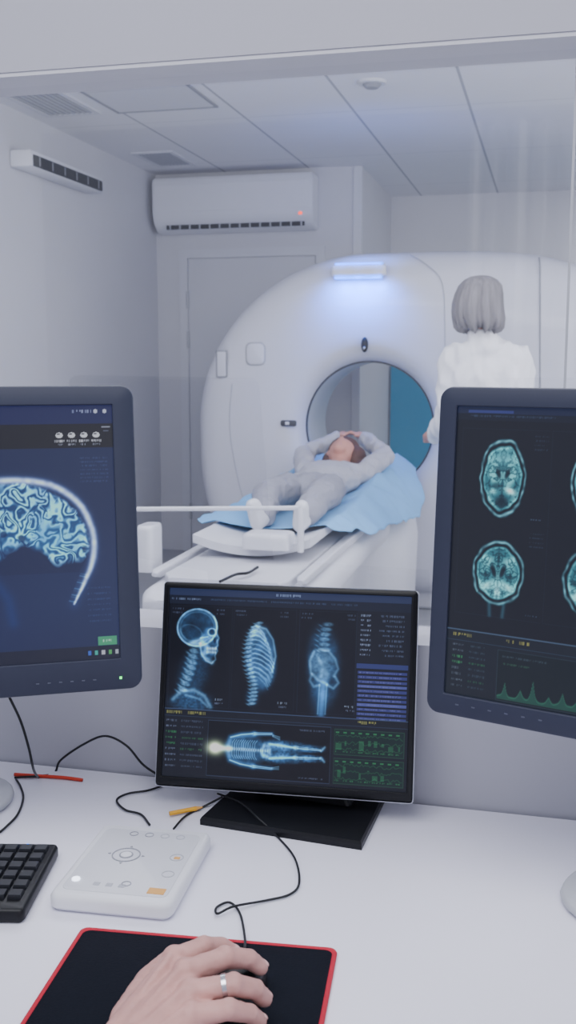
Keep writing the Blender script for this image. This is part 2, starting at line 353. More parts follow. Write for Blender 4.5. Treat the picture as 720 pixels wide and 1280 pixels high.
lc=lambda p,dy=0: (p.x-TX,p.y-4.5+dy,p.z)
bm=NB(); A_=Vector(lc(b0))-Vector((.1,.02,0)); B_=Vector(lc(b1)); dd=(B_-A_).normalized(); nn=Vector((-dd.y,dd.x,0))
er=obj('end_rail',loft(bm,[[p+nn*a+Vector((0,0,b)) for a,b in rrect(.014,.016,.005,3)] for p in (A_,B_)]),'white',t,True,40)
pp=hD(376,655,3.62); lp=[]
for z,w_ in ((pp.z-.10,.020),(pp.z-.03,.020),(pp.z+.03,.018),(pp.z+.054,.012)): lp.append([Vector((pp.x-TX+x,pp.y-4.5+y,z)) for x,y in rrect(w_,w_*1.6,w_*.45,5)])
obj('rail_post',loft(NB(),lp),'white',t,True,50)
for px0,px1,py,zb,D_ in ((172,194,665,.66,3.62),(304,366,674,.735,3.66)):
    a=hD(px0,py,D_); b=hD(px1,py,D_)
    lp=[[Vector(((a.x+b.x)/2-TX+x,a.y-4.5+.035+y,z)) for x,y in rrect((b.x-a.x)*k,.12*k,.02,5)] for z,k in ((zb,1),(a.z+.008,1),(a.z+.018,.96),(a.z+.024,.86))]
    obj('end_bracket',loft(NB(),lp),'white',t,True,50)
c=[hZ(275,727,.70),hZ(295,718,.70),hZ(310,716,.70),hZ(322,709,.70)]
tag(obj('cable',tube(NB(),c,.005),'cable'),'short black cable lying on the white patient table base','cable')
# drape
bm=NB(); NX,NY=110,200; g=[]
for j in range(NY+1):
    v=j/NY; y=3.80+(5.68-3.80)*v; row=[]; lift=max(0,(v-.35)/.65)
    hl=.36-.14*v+.012*math.sin(8*v)+.01*math.sin(23*v)-.10*max(0,1-v*6)**2; hr=.24+.17*math.sin(min(1,v*1.1)*math.pi*.62)+.010*math.sin(11*v)+.006*math.sin(31*v)
    hr=hr if v<.85 else hr-(v-.85)*.4
    for i in range(NX+1):
        u=i/NX; x=-hl+(hl+hr)*u; e=abs(x); edge=.22
        if e<edge: z=.762+(.02+.12*lift)*(e/edge)**2
        else: q=e-edge; z=.782+.12*lift-(.55 if x>0 else .10)*q-(2.6*q*q if x>0 else .2*q*q)
        P_=Vector((x*3.2,y*3.6,0)); k=abs(mnoise.noise(P_))+.3*abs(mnoise.noise(P_*2.3))
        wgt=.25 if e<.15 else min(1,.25+(e-.15)*9)
        row.append(bm.verts.new((TX+x,y,z+wgt*.045*(k-.25)+wgt*.003*math.sin(26*y+8*x))))
    g.append(row)
for j in range(NY):
    for i in range(NX): bm.faces.new((g[j][i],g[j][i+1],g[j+1][i+1],g[j+1][i]))
o=obj('disposable_sheet',bm,'drape',None,True); md=o.modifiers.new('s','SOLIDIFY'); md.thickness=.002
tag(o,'thin light blue disposable sheet spread over the patient table','sheet')
# ---------------- PATIENT
t=thing('person','person lying face up in pale grey clothes with both arms raised over the head','person',(TX+.01,4.6,.77))
def pt(x,y,z): return Vector((x,y-4.6,z-.77))
HY=5.20
sh=[('e',pt(0,HY,.92),(.070,.10,.085)),('e',pt(0,HY-.03,.985),(.03,.05,.024)),('e',pt(0,HY-.025,1.006),(.011,.02,.014)),('e',pt(0,HY-.08,.96),(.035,.03,.03)),
 ('c',pt(0,HY-.07,.88),.046,pt(0,5.0,.85),.05),('e',pt(0,4.84,.835),(.125,.2,.06)),('e',pt(0,4.58,.83),(.105,.16,.05))]
ARM=lambda s,k=0:[(pt(.145*s,4.99,.855),.038+k),(pt(.215*s,5.24,.915),.030+k),(pt(.085*s,5.42,.985),.023+k)]
LEG=lambda s,k=0:[(pt(.085*s,4.45,.83),.056+k),(pt(.108*s+.015,4.08,.848),.039+k),(pt(.082*s+.045,3.82,.815),.029+k)]
for s in (-1,1):
    sh.append(('ch',ARM(s)+[(pt(.045*s,5.44,1.005),.023)]))
    for k in range(4): sh.append(('ch',[(pt(.045*s,5.42+.016*k,1.006),.011),(pt(.0*s,5.42+.016*k,1.022-.004*k),.009),(pt(-.03*s,5.415+.016*k,1.01),.008)]))
    sh.append(('ch',[(pt(.055*s,5.42,1.005),.011),(pt(.03*s,5.39,1.005),.009)]))
    sh.append(('e',pt(.072*s,HY,.92),(.012,.03,.02)))
    sh+=[('ch',LEG(s)+[(pt(.082*s+.045,3.77,.805),.026),(pt(.09*s+.045,3.73,.855),.018)])]
blob('body',sh,.007,'skin2',t,3)
hs=[('e',pt(0,HY+.055,.925),(.088,.085,.088)),('e',pt(.075,HY+.02,.90),(.045,.09,.065)),('e',pt(-.07,HY+.03,.885),(.04,.09,.05)),('e',pt(.10,HY-.06,.86),(.04,.08,.04))]
blob('hair',hs,.007,'hairb',t,3)
ss=[('e',pt(0,4.84,.838),(.158,.22,.08)),('e',pt(0,4.58,.832),(.138,.17,.07)),('c',pt(-.11,4.97,.85),.058,pt(.11,4.97,.85),.058),('ch',ARM(-1,.014)),('ch',ARM(1,.014))]
blob('shirt',ss,.007,'shirt',t,3,.5,(.022,.085,(1,1,1)))
ts=[('e',pt(0,4.47,.83),(.155,.12,.075)),('ch',LEG(-1,.020)),('ch',LEG(1,.020))]
blob('trousers',ts,.007,'trous',t,3,.5,(.018,.09,(1.3,.8,1)))
for s in (-1,1): blob('shoe',[('ch',[(pt(.082*s+.045,3.80,.80),.032),(pt(.082*s+.045,3.755,.798),.033),(pt(.092*s+.045,3.725,.860),.027)]),('c',pt(.082*s+.045,3.735,.79),.028,pt(.095*s+.045,3.705,.862),.024)],.006,'sock',t,3)
o=blob('head_cushion',[('e',(TX,5.22,.81),(.14,.14,.04))],.01,'offw'); tag(o,'pale cushion under the head of the person lying down','cushion')
# ---------------- STANDING WOMAN
wx,wy=-.268,4.46; hx=-.035
t=thing('person','person with bobbed grey hair in a white coat standing back turned beside the scanner','person',(wx,wy,0),R(6))
V=lambda x,y,z: Vector((x,y,z))
sh=[('e',V(hx,.01,1.63),(.068,.085,.10)),('e',V(hx,.09,1.615),(.013,.02,.022)),('e',V(hx,.06,1.55),(.035,.03,.025)),('c',V(hx*.8,0,1.55),.045,V(-.01,0,1.45),.045),
 ('e',V(0,0.01,1.28),(.115,.07,.17)),('e',V(0,0,1.05),(.11,.07,.2)),('e',V(0,0,.92),(.13,.09,.12))]
for s in (-1,1):
    sh+=[('e',V(hx+.070*s,0,1.625),(.012,.02,.03)),('ch',[(V(.08*s,0,.88),.07),(V(.08*s,.02,.48),.05),(V(.08*s,0,.09),.036),(V(.08*s,.14,.05),.033)])]
LA=[(V(-.128,0,1.40),.034),(V(-.150,.02,1.14),.030),(V(-.205,.24,1.075),.024),(V(-.228,.30,1.06),.026)]
RA=[(V(.128,0,1.40),.034),(V(.158,.0,1.13),.030),(V(.12,.24,1.05),.024),(V(.11,.30,1.04),.026)]
for A in (LA,RA):
    sh.append(('ch',A)); e=A[-1][0]
    for k in range(4): sh.append(('ch',[(e+V(-.024+.016*k,.01,0),.010),(e+V(-.026+.018*k,.05,-.012),.009),(e+V(-.024+.018*k,.075,-.035),.008)]))
    sh.append(('ch',[(e+V(.02,-.01,0),.012),(e+V(.045,.03,-.015),.009)]))
blob('body',sh,.008,'skin2',t,3)
lp=[]
def hr_(a,k): return 1+k*(.020*math.sin(17*a)+.018*math.sin(31*a+1)+.012*math.sin(47*a+2)+.02*math.sin(7*a+.5))
for z,rx,ry,cyy in ((1.746,.012,.012,.0),(1.741,.042,.048,.0),(1.728,.068,.078,0),(1.705,.086,.096,-.002),(1.67,.097,.104,-.006),(1.635,.102,.104,-.012),(1.60,.105,.100,-.018),(1.57,.106,.094,-.022),(1.548,.101,.086,-.026),(1.532,.088,.075,-.028),(1.525,.07,.055,-.026)):
    k=1.0 if z<1.72 else .4
    lp.append([V(hx+rx*math.cos(a)*hr_(a,k)+(.005*math.sin(z*30)),cyy+ry*math.sin(a)*hr_(a+1,k),z-((.012*math.sin(9*a)+.009*math.sin(23*a)) if z<1.56 else 0)) for a in [2*math.pi*j/128 for j in range(128)]])
obj('hair',loft(NB(),lp),'hairg',t,True,70)
cs=[('c',V(-.095,-.005,1.410),.064,V(.095,-.005,1.410),.064),('e',V(0,0,1.28),(.165,.110,.2)),('e',V(0,0,1.05),(.150,.108,.22)),('e',V(0,-.01,.9),(.172,.13,.18)),('e',V(0,0,.66),(.182,.14,.22)),('c',V(-.02,-.01,1.495),.056,V(-.01,-.01,1.44),.080)]
for A in (LA,RA): cs.append(('ch',[(A[0][0],.060),(A[1][0],.050),(A[2][0],.038)]))
blob('coat',cs,.008,'coat',t,3,.5,(.036,.13,(1.4,1.2,.5)))
blob('trousers',[('ch',[(V(.08*s,0,.8),.085),(V(.08*s,.02,.48),.068),(V(.08*s,0,.1),.055)]) for s in (-1,1)],.014,'offw',t,3)
for s in (-1,1): blob('shoe',[('ch',[(V(.08*s,-.03,.045),.043),(V(.08*s,.12,.04),.038)]),('e',V(.08*s,.06,.02),(.043,.13,.02))],.009,'white',t,3)
# ---------------- DESK
ZD=.75
t=thing('desk','long white laminate desk below the observation window','desk',(-.2,1.0,0))
obj('desk_top',B(-1.5,1.6,-.42,.465,ZD-.03,ZD,.003),'desk',t)
for x in (-1.45,1.5): obj('leg_panel',B(x,x+.04,-.36,.42,0,ZD-.03,.002),'desk',t)
# ---------------- screen painter
def lin(a): return np.where(a<=.04045,a/12.92,((a+.055)/1.055)**2.4)
class CV:
    def __init__(s,w,h,n):
        s.w,s.h=w,h; s.nx=int(w*n)+1; s.ny=int(h*n)+1
        s.X,s.Y=np.meshgrid(np.linspace(0,w,s.nx),np.linspace(0,h,s.ny)); s.I=np.zeros((s.ny,s.nx,3))
    def mix(s,a,c): a=np.clip(a,0,1)[...,None]; s.I[:]=s.I*(1-a)+np.array(c)/255.*a
    def addc(s,a,c): s.I[:]=np.clip(s.I+np.clip(a,0,1)[...,None]*np.array(c)/255.,0,1)
    def rect(s,x0,y0,x1,y1,c,a=1): s.mix(((s.X>=x0)&(s.X<=x1)&(s.Y>=y0)&(s.Y<=y1))*float(a),c)
    def frame(s,x0,y0,x1,y1,c,w=.8):
        s.rect(x0,y0,x1,y0+w,c);s.rect(x0,y1-w,x1,y1,c);s.rect(x0,y0,x0+w,y1,c);s.rect(x1-w,y0,x1,y1,c)
    def dist(s,pts):
        d=np.full(s.X.shape,1e9)
        for (x0,y0),(x1,y1) in zip(pts,pts[1:]):
            dx,dy=x1-x0,y1-y0; L=dx*dx+dy*dy+1e-9; t=np.clip(((s.X-x0)*dx+(s.Y-y0)*dy)/L,0,1)
            d=np.minimum(d,np.hypot(s.X-x0-t*dx,s.Y-y0-t*dy))
        return d
    def glow(s,pts,w,c,a=1): s.addc(a*np.exp(-(s.dist(pts)/w)**2),c)
    def line(s,pts,w,c,a=1): s.mix(a*np.clip(w/2-s.dist(pts)+.5,0,1),c)
    def E(s,cx,cy,rx,ry,rot=0):
        a=R(rot); x=(s.X-cx)*math.cos(a)+(s.Y-cy)*math.sin(a); y=-(s.X-cx)*math.sin(a)+(s.Y-cy)*math.cos(a); return np.hypot(x/rx,y/ry)
    def noise(s,X,Y,sc,seed):
        r_=seed*1.7+.6; X,Y=X*math.cos(r_)+Y*math.sin(r_),-X*math.sin(r_)+Y*math.cos(r_)
        g=np.random.RandomState(seed).rand(67,67); x=np.mod(X/sc+33,66); y=np.mod(Y/sc+33,66); i=x.astype(int); j=y.astype(int); fx=x-i; fy=y-j
        fx=fx*fx*(3-2*fx); fy=fy*fy*(3-2*fy)
        return (g[j,i]*(1-fx)+g[j,i+1]*fx)*(1-fy)+(g[j+1,i]*(1-fx)+g[j+1,i+1]*fx)*fy
    def txt(s,x0,y,x1,h,c,a=.8,seed=0):
        rs=np.random.RandomState(seed+int(x0*7+y*13)%1000); x=x0
        while x<x1:
            wd=rs.uniform(.6,1.3)*h*.6
            if rs.rand()>.18: s.rect(x,y,min(x+wd*.7,x1),y+h*rs.choice([.7,1,1]),c,a*rs.uniform(.6,1))
            x+=wd
def brain(c,cx,cy,rx,ry,seed,kind=0):
    wob=(c.noise(c.X,c.Y,9,seed)-.5)*.08; e=c.E(cx,cy,rx,ry)+wob
    X=np.abs(c.X-cx)+ (c.noise(c.X,c.Y,8,seed+9)-.5)*2
    c.mix((e<1.06)*.9,(6,14,24))
    c.addc(np.exp(-((e-.96)/.045)**2)*(.25+.75*c.noise(c.X,c.Y,5,seed+1)),(120,195,205))
    n=c.noise(X,c.Y,5.5,seed+2)*.55+c.noise(X,c.Y,2.6,seed+3)*.45; rid=np.clip(1-np.abs(n-.5)*8,0,1)
    inn=np.clip((.86-e)*12,0,1)
    c.mix(inn,(44,112,128)); c.addc(inn*np.clip((c.noise(X,c.Y,10,seed+5)-.3)*1.7,0,1)*.6,(130,175,165)); c.mix(inn*rid*.8,(10,42,58))
    c.addc(np.exp(-((e-.80)/.05)**2)*inn*.4,(120,210,210)); c.mix(np.exp(-(X/1.1)**2)*inn*.6,(10,40,55))
    if kind==0:
        for s in (-1,1): c.mix(.9*np.exp(-(c.E(cx+s*rx*.2,cy-ry*.12,rx*.11,ry*.16,s*20))**4),(8,20,34))
        c.mix(.85*np.exp(-(c.E(cx,cy+ry*.62,rx*.34,ry*.16))**4),(10,30,44)); c.mix(.6*np.exp(-(c.E(cx-rx*.25,cy+ry*.2,rx*.2,ry*.1))**4),(10,30,44))
        c.addc(np.exp(-(c.E(cx+rx*.35,cy+ry*.32,rx*.22,ry*.08,20))**2),(215,240,225)); c.addc(.6*np.exp(-(c.E(cx-rx*.4,cy+ry*.35,rx*.16,ry*.08))**2),(170,220,210)); c.addc(.4*np.exp(-(c.E(cx,cy-ry*.5,rx*.4,ry*.16))**2),(150,220,220))
    else:
        for s in (-1,1): c.mix(.9*np.exp(-(c.E(cx+s*rx*.17,cy-ry*.05,rx*.10,ry*.24,s*18))**4),(8,20,34)); c.addc(.8*np.exp(-(c.E(cx+s*rx*.42,cy+ry*.42,rx*.22,ry*.12,s*25))**2),(180,235,225)); c.mix(.6*np.exp(-(c.E(cx+s*rx*.5,cy+ry*.1,rx*.16,ry*.06))**4),(10,30,44))
        c.addc(.6*np.exp(-(c.E(cx,cy+ry*.55,rx*.12,ry*.2))**2),(190,235,230))
def centre_screen():
    c=CV(300,236,2.2); c.I[:]=np.array((16,20,32))/255
    c.rect(0,0,300,9,(40,50,84)); c.rect(0,9,300,20,(22,28,46)); c.txt(135,3,165,3,(150,170,210)); c.txt(3,12,40,3,(120,135,170)); c.txt(50,12,235,2.5,(60,75,110))
    c.rect(0,20,235,150,(9,12,22)); 
    for x in (3,83,165): c.frame(x,22,x+(78 if x<165 else 70),148,(22,29,46),.5)
    for x in (3,83,165):
        for y in (25,30): c.txt(x+2,y,x+16,2.2,(80,90,120)); c.txt(x+58,y,x+68,2.2,(80,90,120))
        c.txt(x+58,136,x+70,3,(150,165,190)); c.txt(x+60,141,x+70,2.5,(110,120,150))
    BL=(58,118,176); BR_=(112,168,205)
    g1=c.noise(c.X,c.Y,2.2,91)
    e=c.E(37,49,26,24,-10); c.addc((e<1)*(.25+.4*c.noise(c.X,c.Y,7,3)+.14*g1)*(.5+.5*e**2),BL); c.addc(np.exp(-((e-.965)/.06)**2)*(.5+.35*c.noise(c.X,c.Y,4,2)),BR_)
    c.addc(np.exp(-((c.E(37,49,22,20,-10)-.98)/.05)**2)*.22,BR_); c.addc(np.exp(-((c.E(30,56,15,10,20)-.95)/.10)**2)*.18,BR_)
    fc=np.exp(-(c.E(53,68,12,21,8))**8); c.addc(fc*(.32+.45*c.noise(c.X,c.Y,4,8)+.2*g1),BL)
    face=[(58,34),(61,42),(62,49),(60,53),(65,61),(63,65),(64,70),(62,73),(64,77),(61,83),(62,88),(57,93),(50,90),(44,82),(42,72)]
    c.glow(face,1.2,BR_,.5); c.glow([(46,82),(51,88),(58,92)],3.0,BR_,.5)
    c.mix(np.exp(-(c.E(56,54,4.5,4))**4)*.75,(10,20,40)); c.addc(np.exp(-((c.E(56,54,5.2,4.8)-.95)/.18)**2)*.6,BR_); c.mix(np.exp(-(c.E(60,64,2,4))**4)*.7,(10,20,40)); c.mix(np.exp(-(c.E(53,84,5,2.4))**4)*.5,(10,20,40))
    c.glow([(42,62),(51,60)],1.0,BR_,.6); c.glow([(44,66),(49,71),(49,79)],2.4,BR_,.45); c.glow([(28,70),(36,66),(44,62)],2.4,BR_,.45)
    for k in range(6): 
        c.addc(np.exp(-(c.E(51+k*2.1,74.5,.9,2.0))**2)*.8,(190,215,230)); c.addc(np.exp(-(c.E(51+k*2.1,79,.8,1.9))**2)*.75,(180,210,228))
    c.addc(np.exp(-(c.E(37,70,7,5,10))**2)*.5,BR_); c.addc(np.exp(-(c.E(42,69,1.8,1.8))**2)*.8,(210,228,240))
    c.addc(np.exp(-(c.E(35,106,19,30,15))**4)*(.28+.18*g1),BL)
    for i in range(8):
        u=i/7; x=34-13*u+3*math.sin(3*u); y=79+48*u; c.addc(np.exp(-(c.E(x,y,6.2,2.8,14))**4)*(.45+.25*g1),BR_); c.addc(np.exp(-(c.E(x-7,y+2.5,3.8,1.3,35))**2)*.5,BR_); c.mix(np.exp(-(c.E(x,y,2.8,1.0,14))**2)*.35,BL); c.addc(np.exp(-(c.E(x+1,y-3,4.4,.6,14))**2)*.4,BR_)
    c.glow([(10,140),(20,130),(36,127),(50,134),(58,147)],2.6,BR_,.5); c.glow([(26,134),(44,138),(54,147)],1.6,BR_,.35); c.addc(np.exp(-(c.E(33,143,27,15))**4)*(.3+.3*g1),BL)
    th=np.exp(-(c.E(119,84,19,40,-5))**8); c.addc(th*(.4+.4*c.noise(c.X,c.Y,8,12)+.16*g1),BL)
    rs=np.random.RandomState(6)
    for i in range(11):
        y0=46+i*5.7; ex=15+15*math.sin(math.pi*(i+1.2)/14); a_=rs.uniform(.22,.45)
        c.glow([(105,y0),(111,y0-2.5),(105+ex*.5,y0),(105+ex*.85,y0+7),(105+ex,y0+15)],1.1,BR_,a_)
        c.glow([(107,y0+3),(116,y0+4),(106+ex*.8,y0+12),(106+ex*.95,y0+19)],.9,BR_,a_*.7)
    sp=spline([(x,y,0) for x,y in [(115,40),(107,52),(103,66),(102,82),(105,98),(110,112),(112,126),(110,140)]],3)
    for i,p in enumerate(sp): c.addc(np.exp(-(c.E(p.x,p.y,5.0,1.9,-8))**4)*(.5+.3*g1),BR_); c.addc(np.exp(-(c.E(p.x-5.5,p.y+1.5,3.0,.9,25))**2)*.5,BR_); c.mix(np.exp(-(c.E(p.x,p.y,2.6,.8,-8))**2)*.3,BL)
    c.glow([(112,44),(124,47),(133,60),(137,80),(133,100)],1.4,BR_,.5); c.addc(np.exp(-(c.E(113,52,9,6,-20))**2)*.5,BR_); c.addc(np.exp(-(c.E(110,132,9,12))**4)*.3,BL)
    # pelvis and hip, side view
    c.addc(np.exp(-(c.E(196,90,21,50,-3))**6)*(.24+.24*c.noise(c.X,c.Y,9,14)+.12*g1),BL)
    for i in range(6): c.addc(np.exp(-(c.E(200-4*math.sin(i*.5),38+i*6.2,6.6,2.7))**4)*(.32+.25*g1),BR_); c.addc(np.exp(-(c.E(191-4*math.sin(i*.5),40+i*6.2,3.4,1.0,30))**2)*.35,BR_)
    c.addc(np.exp(-(c.E(194,88,15,19,-15))**6)*(.1+.35*c.noise(c.X,c.Y,5,15)+.12*g1),BR_)
    for pts,w_,a_ in (([(184,72),(179,84),(181,98),(190,107),(201,111)],1.9,.45),([(190,69),(202,71),(210,80),(214,92),(209,101)],1.8,.4),([(188,76),(195,90),(193,102)],2.4,.25),([(182,100),(180,108),(185,115),(192,113)],1.8,.4),([(201,112),(209,116),(215,109),(211,102)],1.8,.45)): c.glow(pts,w_,BR_,a_)
    c.addc(np.exp(-(c.E(199,102,5.5,5.5))**4)*.22,(90,125,150)); c.mix(np.exp(-(c.E(207,108,3.0,2.6,-20))**4)*.5,(14,30,52))
    c.glow([(197,110),(196,124),(195,148)],4.6,BL,.7); c.glow([(201,112),(200,148)],.9,BR_,.35); c.glow([(192,112),(190.8,148)],.9,BR_,.35); c.addc(np.exp(-(c.E(191,130,12,22))**4)*.2,BL)
    c.rect(236,20,300,160,(18,22,34)); 
    for i in range(9): c.txt(240,24+i*6,252,2.4,(150,165,200),.8,i); c.txt(262+(i%3)*4,24+i*6,292,2.4,(120,135,175),.6,i+5)
    c.rect(236,84,298,90,(48,56,112))
    for i in range(12): c.rect(238,93+i*5.6,297,96.4+i*5.6,(52,56,118) if i%4!=3 else (74,80,150)); c.txt(240,93.7+i*5.6,290,2,(110,115,180),.7,i)
    c.rect(0,151,300,236,(18,22,33)); c.rect(0,151,300,152.3,(60,76,110)); c.rect(0,160,300,160.8,(38,48,70))
    c.txt(3,154,22,3.4,(170,170,90)); c.txt(30,154,52,3.4,(170,170,90)); c.txt(240,154,262,3.4,(170,170,90))
    for i in range(9): c.txt(3,165+i*7,16,2.6,(60,150,90) if i in(2,3,4) else (110,120,150),.8,i); c.txt(22,165+i*7,50,2.6,(60,140,80) if i in (3,5) else (90,100,130),.6,i+9)
    c.rect(56,163,208,232,(7,10,18)); c.frame(56,163,208,232,(45,55,80),.7)
    c.txt(170,168,200,2.2,(90,100,130)); c.txt(170,226,200,2.2,(90,100,130))
    Y0=197
    e=c.E(106,Y0,28,18); c.addc(np.exp(-e**6)*(.3+.4*c.noise(c.X,c.Y,5,31)+.15*g1),BL); c.addc(np.exp(-(c.E(140,Y0,18,15))**6)*(.35+.35*g1),BL)
    for s in (-1,1): c.addc(np.exp(-(c.E(160,Y0+s*7,28,7,-s*3))**6)*(.3+.3*g1),BL); c.addc(np.exp(-(c.E(186,Y0+s*6,16,5))**6)*(.25+.3*g1),BL)
    c.addc(np.exp(-(c.E(66,Y0,11,9))**2),(225,250,190)); c.addc(np.exp(-(c.E(66,Y0,5.4,4.8))**2),(255,255,255)); c.glow([(74,Y0),(84,Y0)],3,(190,225,200),.9)
    for s in (-1,1):
        c.glow([(83,Y0+s*4),(85,Y0+s*14),(98,Y0+s*18),(114,Y0+s*20)],3.4,BL,.75); c.glow([(85,Y0+s*14),(98,Y0+s*18),(112,Y0+s*20)],.7,BR_,.75)
        c.glow([(114,Y0+s*20),(136,Y0+s*21)],2.8,BL,.7); c.glow([(114,Y0+s*19),(136,Y0+s*20.5)],.5,BR_,.75); c.glow([(114,Y0+s*21),(136,Y0+s*22)],.5,BR_,.65)
        for k in range(3): c.glow([(137,Y0+s*20+k),(146,Y0+s*18+k*1.8)],.5,BR_,.65)
        c.glow([(134,Y0+s*8),(165,Y0+s*6)],2.0,BL,.65); c.glow([(134,Y0+s*9),(164,Y0+s*6)],1.2,BR_,.75); c.addc(np.exp(-(c.E(166,Y0+s*6,2.8,2.8))**2)*.8,BR_)
        c.glow([(168,Y0+s*5.4),(196,Y0+s*4.6)],.8,BR_,.75); c.glow([(168,Y0+s*7.4),(196,Y0+s*6)],.4,BR_,.6); c.glow([(197,Y0+s*4),(201,Y0+s*9)],1.6,BR_,.6)
        for i in range(11): c.glow([(87+i*2.8,Y0+s*1),(87.5+i*2.8,Y0+s*8),(90+i*2.8,Y0+s*11.5)],.5,BR_,.5)
    for i in range(18): c.addc(np.exp(-(c.E(82+i*2.9,Y0,1.1,2.0))**2)*.75,(150,195,225))
    c.addc(np.exp(-((c.E(129,Y0,7,10)-.7)/.3)**2)*.6*(.4+c.noise(c.X,c.Y,3,7)),BR_)
    for k in range(2):
        y0=165+k*35; c.rect(212,y0,296,y0+31,(16,36,36)); c.frame(212,y0,296,y0+31,(34,66,54),.6); rs=np.random.RandomState(k+2)
        for q in range(3):
            pts=[(214+i*2,y0+8+q*8+rs.uniform(-2.2,2.2)) for i in range(41)]; c.line(pts,.6,(50,160,90),.45)
        for i in range(9): 
            c.rect(214+i*9,y0+3,218+i*9,y0+5,(60,150,90),.7); c.rect(214+i*9+rs.randint(4),y0+10+rs.randint(12),218+i*9+rs.randint(4),y0+14+rs.randint(12),(60,150,95),.4); c.txt(214+i*9,y0+26,220+i*9,2.2,(60,150,90),.7,i)
    return c
def left_screen():
    c=CV(520,325,1.25); W=520; n=c.noise(c.X,c.Y,90,5)
    c.I[:]=np.array((20,31,72))/255; c.mix(n*.3*(c.Y/325),(28,50,110))
    c.rect(0,0,W,24,(16,24,76)); c.rect(0,24,W,54,(12,13,22)); c.txt(W-52,6,W-28,4,(170,180,215)); 
    for x in (W-22,W-10): c.mix((c.E(x,8,2.6,2.6)<1)*.9,(200,205,225))
    c.line([(W-14,28),(W-4,28)],1.5,(160,165,185)); c.line([(W-12,33),(W-6,33)],1,(110,115,140))
    for i in range(4):
        x=W-70+i*16; c.mix((c.E(x,38,4.5,3.6)<1)*.95,(215,218,228)); c.rect(x-3,36,x+1,37.5,(20,20,40)); c.txt(x-6,44,x+6,3,(200,203,215),.95,i); c.txt(x-5,48.5,x+5,2.4,(170,175,195),.8,i)
    for k in range(8): c.rect(20+k*38,32,44+k*38,46,(40,44,66))
    for i in range(7): c.txt(W-44,66+i*5,W-8,2.2,(60,76,122),.5,i); c.txt(W-40,232+i*7,W-10,2.2,(52,74,124),.5,i+20)
    cx,cy=W-132,172
    sk=[(p.x,p.y) for p in spline([(cx-108,cy+5,0),(cx-98,cy-40,0),(cx-60,cy-72,0),(cx-5,cy-79,0),(cx+48,cy-72,0),(cx+84,cy-48,0),(cx+101,cy-12,0),(cx+101,cy+22,0),(cx+90,cy+50,0),(cx+74,cy+80,0)],5)]
    c.mix((c.E(cx-2,cy,98,76)<1)*(c.Y<cy+40)*.8,(14,26,68))
    nz=c.noise(c.X,c.Y,6,44)
    e=c.E(cx-4,cy+8,104,87)+(nz-.5)*.03; edge=cy+22+12*np.sin(c.X/17)+12*(c.noise(c.X,c.X*0,11,50)-.5)
    msk=np.clip((.975-e)*18,0,1)*np.clip((edge-c.Y)/9,0,1)
    wx=c.X+10*(c.noise(c.X,c.Y,13,60)-.5)+4*(c.noise(c.X,c.Y,6,62)-.5); wy=c.Y+10*(c.noise(c.X,c.Y,13,61)-.5)+4*(c.noise(c.X,c.Y,6,63)-.5)
    n=c.noise(wx,wy,15,8)*.62+c.noise(wx,wy,9,9)*.38
    fold=.5+.5*np.cos(n*4.6*2*math.pi); fold=np.clip(fold*1.25-.1,0,1)
    tex=c.noise(c.X,c.Y,2.6,70); reg=c.noise(c.X,c.Y,26,4)
    big_=c.noise(c.X,c.Y,17,77)*.6+c.noise(c.X,c.Y,9,78)*.4; hole=np.clip((big_-.63)*9,0,1)*np.clip((c.Y-(cy-50))/25,0,1)
    c.mix(msk*.95,(20,58,112)); c.addc(msk*fold*(.8+.2*tex)*(.55+.6*reg),(110,165,168)); c.addc(msk*np.exp(-(c.E(cx+40,cy-5,55,28))**2)*.22,(40,140,160))
    c.addc(msk*np.clip((fold-.75)*4,0,1)*(.15+.25*reg),(110,120,120))
    c.mix(msk*hole*.8,(12,28,78))
    c.addc(np.exp(-((e-.94)/.03)**2)*np.clip((edge-c.Y)/9,0,1)*.45*tex,(130,185,205))
    c.mix(msk*np.exp(-(c.E(cx+2,cy+14,34,7,4))**4)*.85,(12,26,74)); c.mix(msk*np.exp(-(c.E(cx-45,cy+12,20,6,-8))**4)*.8,(12,26,74))
    d=c.dist(sk); taper=np.clip(1-(c.Y-(cy+25))/80,.35,1)
    c.addc(np.exp(-(d/(4.0*taper))**2)*(.7+.3*nz),(210,222,230)); c.addc(np.exp(-(d/7)**2)*.12,(70,120,180))
    c.glow([(cx-30,cy+40),(cx-10,cy+70),(cx-5,cy+100)],7,(16,38,86),.25)
    for k in range(14): 
        u=k/13; c.glow([(cx+92-16*u,cy+44+34*u),(cx+84-16*u,cy+42+34*u)],1.0,(110,170,180),.35*(.5+.5*math.sin(k*2)))
    c.rect(0,308,W,325,(12,16,42)); c.rect(W-28,296,W-4,307,(60,150,110)); c.txt(W-22,300,W-10,3,(200,230,215))
    for i,cc in enumerate(((60,110,230),(60,200,180),(220,225,235),(90,200,100),(200,210,220))): c.rect(W-42+i*9,313,W-38+i*9,319,cc,.8)
    return c
